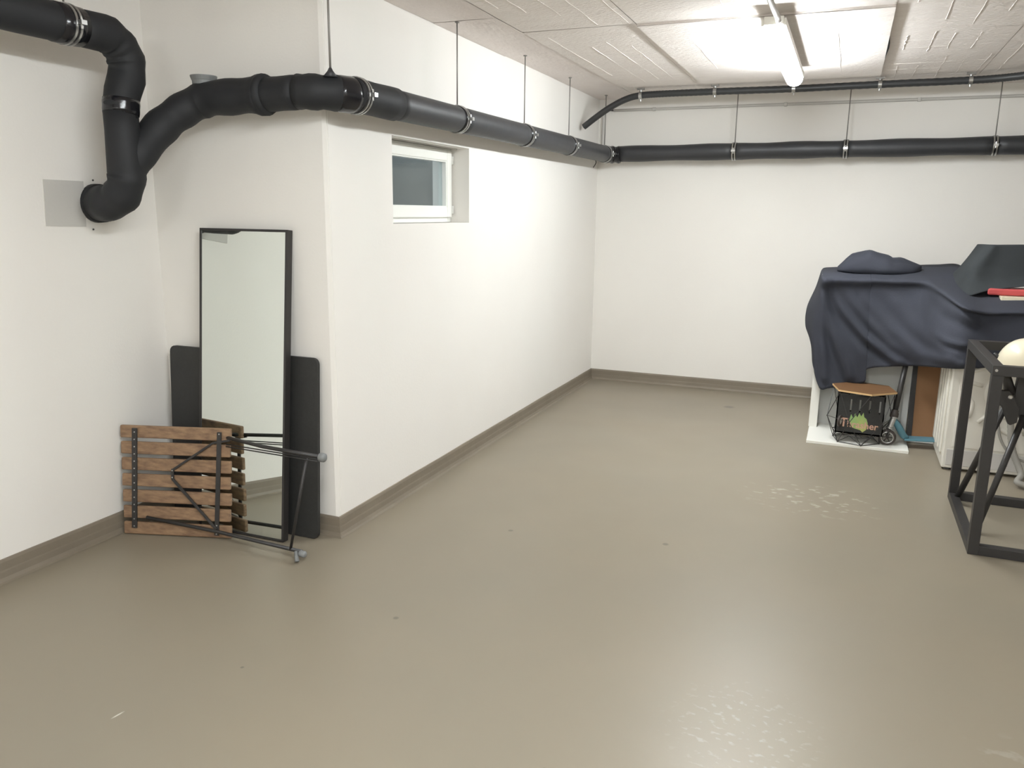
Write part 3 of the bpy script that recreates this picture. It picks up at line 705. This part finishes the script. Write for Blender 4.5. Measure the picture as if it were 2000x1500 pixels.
def sheetfold(x, y):
    if y < 546: return .006*noise.noise(Vector((x*.03, y*.08, 0)))
    s_ = 0
    for poly, wd, am in folds:
        d, t = pdist(x, y, poly); fade = min(1, .25+t*1.3)
        s_ += -am*fade*math.exp(-(d/wd)**2) + am*.8*fade*math.exp(-((d-wd*1.5)/(wd*.8))**2)
    return s_ + .010*noise.noise(Vector((x*.02, y*.02, 5)))
def col_(r0, r1, r6, by=0, Ys=None):
    out = [r0, r1]
    for k in (.12, .35, .6, .82): out.append((r1[0]+(r6[0]-r1[0])*k, r1[1]+(r6[1]-r1[1])*k, r1[2]+(r6[2]-r1[2])*(min(1, k*1.6))))
    out.append(r6); return out
columns = [
    [(1607, 526, 6.52), (1604, 530, 6.50), (1594, 560, 6.45), (1577, 598, 6.42), (1574, 628, 6.38), (1580, 655, 6.35), (1589, 690, 6.30)],
    [(1607, 525, 6.50), (1604, 533, 6.20), (1594, 570, 6.16), (1578, 605, 6.13), (1575, 640, 6.10), (1585, 668, 5.99), (1587, 708, 5.93)],
    [(1612, 523, 6.50), (1607, 539, 5.905), (1602, 570, 5.88), (1596, 612, 5.88), (1592, 660, 5.88), (1593, 712, 5.88), (1600, 757, 5.885)],
    col_((1630, 522, 6.50), (1632, 540, 5.90), (1620, 758, 5.88)),
    col_((1660, 521, 6.50), (1664, 541, 5.895), (1662, 751, 5.87)),
    col_((1695, 521, 6.50), (1700, 542, 5.89), (1689, 746, 5.86)),
    col_((1700, 521, 6.50), (1706, 542, 5.885), (1692, 722, 5.86)),
    col_((1745, 520, 6.48), (1748, 544, 5.87), (1735, 716, 5.80)),
    col_((1790, 518, 6.45), (1803, 546, 5.82), (1790, 715, 5.66)),
    col_((1830, 517, 6.42), (1836, 562, 5.62), (1835, 718, 5.34)),
    col_((1872, 517, 6.35), (1880, 591, 5.262), (1872, 720, 5.215)),
    col_((1900, 540, 6.00), (1925, 604, 5.262), (1925, 718, 5.225)),
    col_((1950, 570, 5.62), (1975, 606, 5.255), (1975, 715, 5.225)),
    col_((2050, 573, 5.60), (2060, 607, 5.255), (2060, 712, 5.225)),
    col_((2110, 573, 5.60), (2120, 607, 5.255), (2120, 712, 5.225))]
rows = [[c[i] for c in columns] for i in range(7)]
gridmesh('draped_sheet', rows, 'sheet', 'dark navy sheet draped over the white cabinet and washing machine', 'sheet', per=7, fold=sheetfold)
# crumpled bundle on top
outl = [(1636, 521), (1653, 505), (1664, 497), (1680, 493), (1701, 487), (1722, 496), (1738, 499), (1744, 503), (1758, 503), (1772, 508), (1800, 519)]
pp = [at(x, y-1, Y=6.2) for x, y in outl]; V = []; Fc = []; nu, nv = 60, 20
bz = min(p.z for p in pp) - .030
xs0, xs1 = pp[0].x, pp[-1].x
for i in range(nu+1):
    u = i/nu; X = xs0+(xs1-xs0)*(.5-.5*math.cos(math.pi*u))
    h = np.interp(X, [p.x for p in pp], [p.z for p in pp])-bz
    hd_ = .20*max(0.02, 1-abs(2*(X-xs0)/(xs1-xs0)-1)**3)**.5
    for k in range(nv+1):
        a = math.pi*k/nv
        n_ = 1+.14*noise.noise(Vector((X*9, math.cos(a)*2.2, 3)))-.10*abs(noise.noise(Vector((X*4+math.cos(a)*3, 7, 1))))
        V.append((X, 6.2-hd_*math.cos(a)*n_, bz+(h*n_ if k not in (0, nv) else h)*math.sin(a)**.7 if 0 < k < nv else bz))
for i in range(nu):
    for k in range(nv): Fc.append((i*(nv+1)+k, i*(nv+1)+k+1, (i+1)*(nv+1)+k+1, (i+1)*(nv+1)+k))
    Fc.append((i*(nv+1), (i+1)*(nv+1), (i+1)*(nv+1)+nv, i*(nv+1)+nv))
Fc += [tuple(range(nv+1)), tuple(nu*(nv+1)+k for k in range(nv, -1, -1))]
bc = Vector(((xs0+xs1)/2, 6.2, bz))
tag(G().add(V, Fc).obj('cloth_bundle', 'sheet', smooth=True, origin=bc), 'crumpled dark cloth bundle lying on top of the draped sheet', 'cloth')
# black cover over a box
crow = [
    [(1909, 479, 6.10), (1912, 477, 5.98), (1936, 478, 5.72), (1965, 478, 5.70), (2060, 477, 5.70)],
    [(1893, 500, 6.12), (1896, 498, 6.00), (1917, 500, 5.70), (1955, 505, 5.68), (2060, 505, 5.68)],
    [(1878, 519, 6.15), (1880, 517, 6.02), (1898, 523, 5.69), (1945, 530, 5.66), (2060, 530, 5.66)],
    [(1862, 532, 6.15), (1864, 538, 6.02), (1888, 549, 5.66), (1940, 552, 5.62), (2060, 546, 5.62)],
    [(1836, 548, 6.02), (1846, 562, 5.84), (1885, 578, 5.52), (1940, 566, 5.52), (2060, 553, 5.54)]]
gridmesh('box_cover', crow, 'cover', 'black cloth cover pulled over a box at the right edge above the sheet', 'cover', per=7, fold=lambda x, y: .012*noise.noise(Vector((x*.03, y*.03, 9)))*(y > 525))
q0 = at(1928, 574, Y=5.50); q1 = at(2080, 577, Y=5.50)
z0 = q0.z-.006
tag(G().prism([(q0.x, 5.50, z0), (q1.x, 5.50, z0-.0), (q1.x, 5.66, z0), (q0.x+.04, 5.66, z0)], (0, 0, .038)).obj('folded_mat', 'red', bevel=.010, origin=((q0.x+q1.x)/2, 5.58, z0)),
    'folded red mat lying under the black cover', 'mat')
q0 = at(1956, 577, Y=5.44)
tag(G().box((q0.x, 5.44, z0-.026), (q1.x+.02, 5.68, z0-.001)).obj('cream_board', 'cream', bevel=.004, origin=(q0.x+.2, 5.55, z0-.03)), 'thin cream board lying beneath the red mat', 'board')

# ================================================================ BLACK STEEL FRAME
FX, FY0, FY1, FH, FXR, tt = .632, 3.945, 4.765, .872, 1.85, .044
fr = thing('steel_frame', 'black square-tube steel frame standing at the right edge', 'frame', ((FX+FXR)/2, (FY0+FY1)/2, 0))
for x in (FX, FXR-tt):
    for y in (FY0, FY1-tt): G().box((x, y, 0), (x+tt, y+tt, FH-tt)).obj('post', 'black', fr, bevel=.002)
for y in (FY0, FY1-tt):
    G().box((FX, y, FH-tt), (FXR, y+tt, FH)).obj('top_rail', 'black', fr, bevel=.002)
    G().box((FX+tt, y, 0), (FXR-tt, y+tt, tt)).obj('bottom_rail', 'black', fr, bevel=.002)
for x in (FX, FXR-tt):
    G().box((x, FY0+tt, FH-tt), (x+tt, FY1-tt, FH)).obj('top_rail', 'black', fr, bevel=.002)
    G().box((x, FY0+tt, 0), (x+tt, FY1-tt, tt*.9)).obj('bottom_rail', 'black', fr, bevel=.002)
G().lathe((FX+.014, FY0-.0005, FH-.02), (0, -1, 0), [(.006, 0), (.006, .003)], 10).obj('screw', 'steel', fr)

# folding stand with cream shell inside the frame
sd = thing('folding_stand', 'black folding steel stand carrying a glossy cream shell, inside the black frame', 'stand', (.85, 4.4, 0))
k0 = at(2012, 716, Y=4.42)
V = []; Fc = []; nu, nv = 40, 14
for j in range(nv+1):
    ph = j/nv*math.pi/2
    for i in range(nu):
        th = 2*math.pi*i/nu; V.append((k0.x+.150*math.cos(th)*math.cos(ph)**.8, k0.y+.15*math.sin(th)*math.cos(ph)**.8, k0.z-.03+.165*math.sin(ph)))
for j in range(nv):
    for i in range(nu): i2 = (i+1) % nu; Fc.append((j*nu+i, j*nu+i2, (j+1)*nu+i2, (j+1)*nu+i))
Fc.append(tuple(range(nu)))
shl = G().add(V, Fc).obj('seat_shell', 'cream', sd, smooth=True)
G().tube([at(1944, 692, Y=4.42), at(1956, 706, Y=4.42), at(1974, 706, Y=4.40)], .010, n=10).obj('shell_arm', 'black', sd, smooth=True)
G().tube([at(1944, 697, Y=4.50), at(1962, 697, Y=4.50)], .009, n=10).obj('shell_arm', 'black', sd, smooth=True)
G().tube([at(1944, 692, Y=4.42), at(1944, 697, Y=4.50)], .009, n=10).obj('shell_arm', 'black', sd, smooth=True)
hub = at(1981, 775, Y=4.42)
G().tube([at(1963, 722, Y=4.42), at(1974, 770, Y=4.42)], [.017, .026], n=12).obj('upper_strut', 'black', sd, smooth=True)
G().prism([at(*p, Y=4.36) for p in [(1953, 763), (1972, 764), (1980, 775), (1992, 800), (1986, 826), (1973, 831), (1968, 828), (1962, 810), (1956, 793), (1950, 792), (1947, 800), (1946, 795), (1948, 776)]], (0, .03, 0)).obj('latch_plate', 'black', sd, bevel=.003)
G().prism([at(*p, Y=4.40) for p in [(1990, 735), (2030, 730), (2040, 860), (2000, 840), (1985, 800), (1980, 780)]], (0, .05, 0)).obj('hinge_block', 'black', sd, bevel=.004)
G().lathe(at(1973, 775, Y=4.37), (0, -1, 0), [(.011, 0), (.011, .012), (.007, .016)], 12).obj('bolt', 'steel', sd)
def fleg(a, b, r=.016):
    G().tube([a, b], r, n=12).obj('leg', 'black', sd, smooth=True)
    G().lathe(Vector((b.x, b.y, 0)), (0, 0, 1), [(.024, 0), (.022, .02), (.015, .03)], 12).obj('foot', 'black', sd)
f1 = at(1867, 976, Z=.015); fleg(at(1962, 797, Y=4.42), f1, .0155)
f2 = at(1906, 1036, Z=.015); fleg(at(2000, 812, Y=4.40), f2, .015)
fleg(hub+Vector((.04, 0, -.02)), Vector((1.15, 4.62, .015)), .015); fleg(hub+Vector((.05, 0, -.03)), Vector((1.12, 4.16, .015)), .015)
G().tube([hub+Vector((.06, .02, 0)), Vector((k0.x, k0.y, k0.z-.03))], .016, n=12).obj('upper_strut', 'black', sd, smooth=True)

for o in list(bpy.data.objects):
    if '_o' in o: del o['_o']
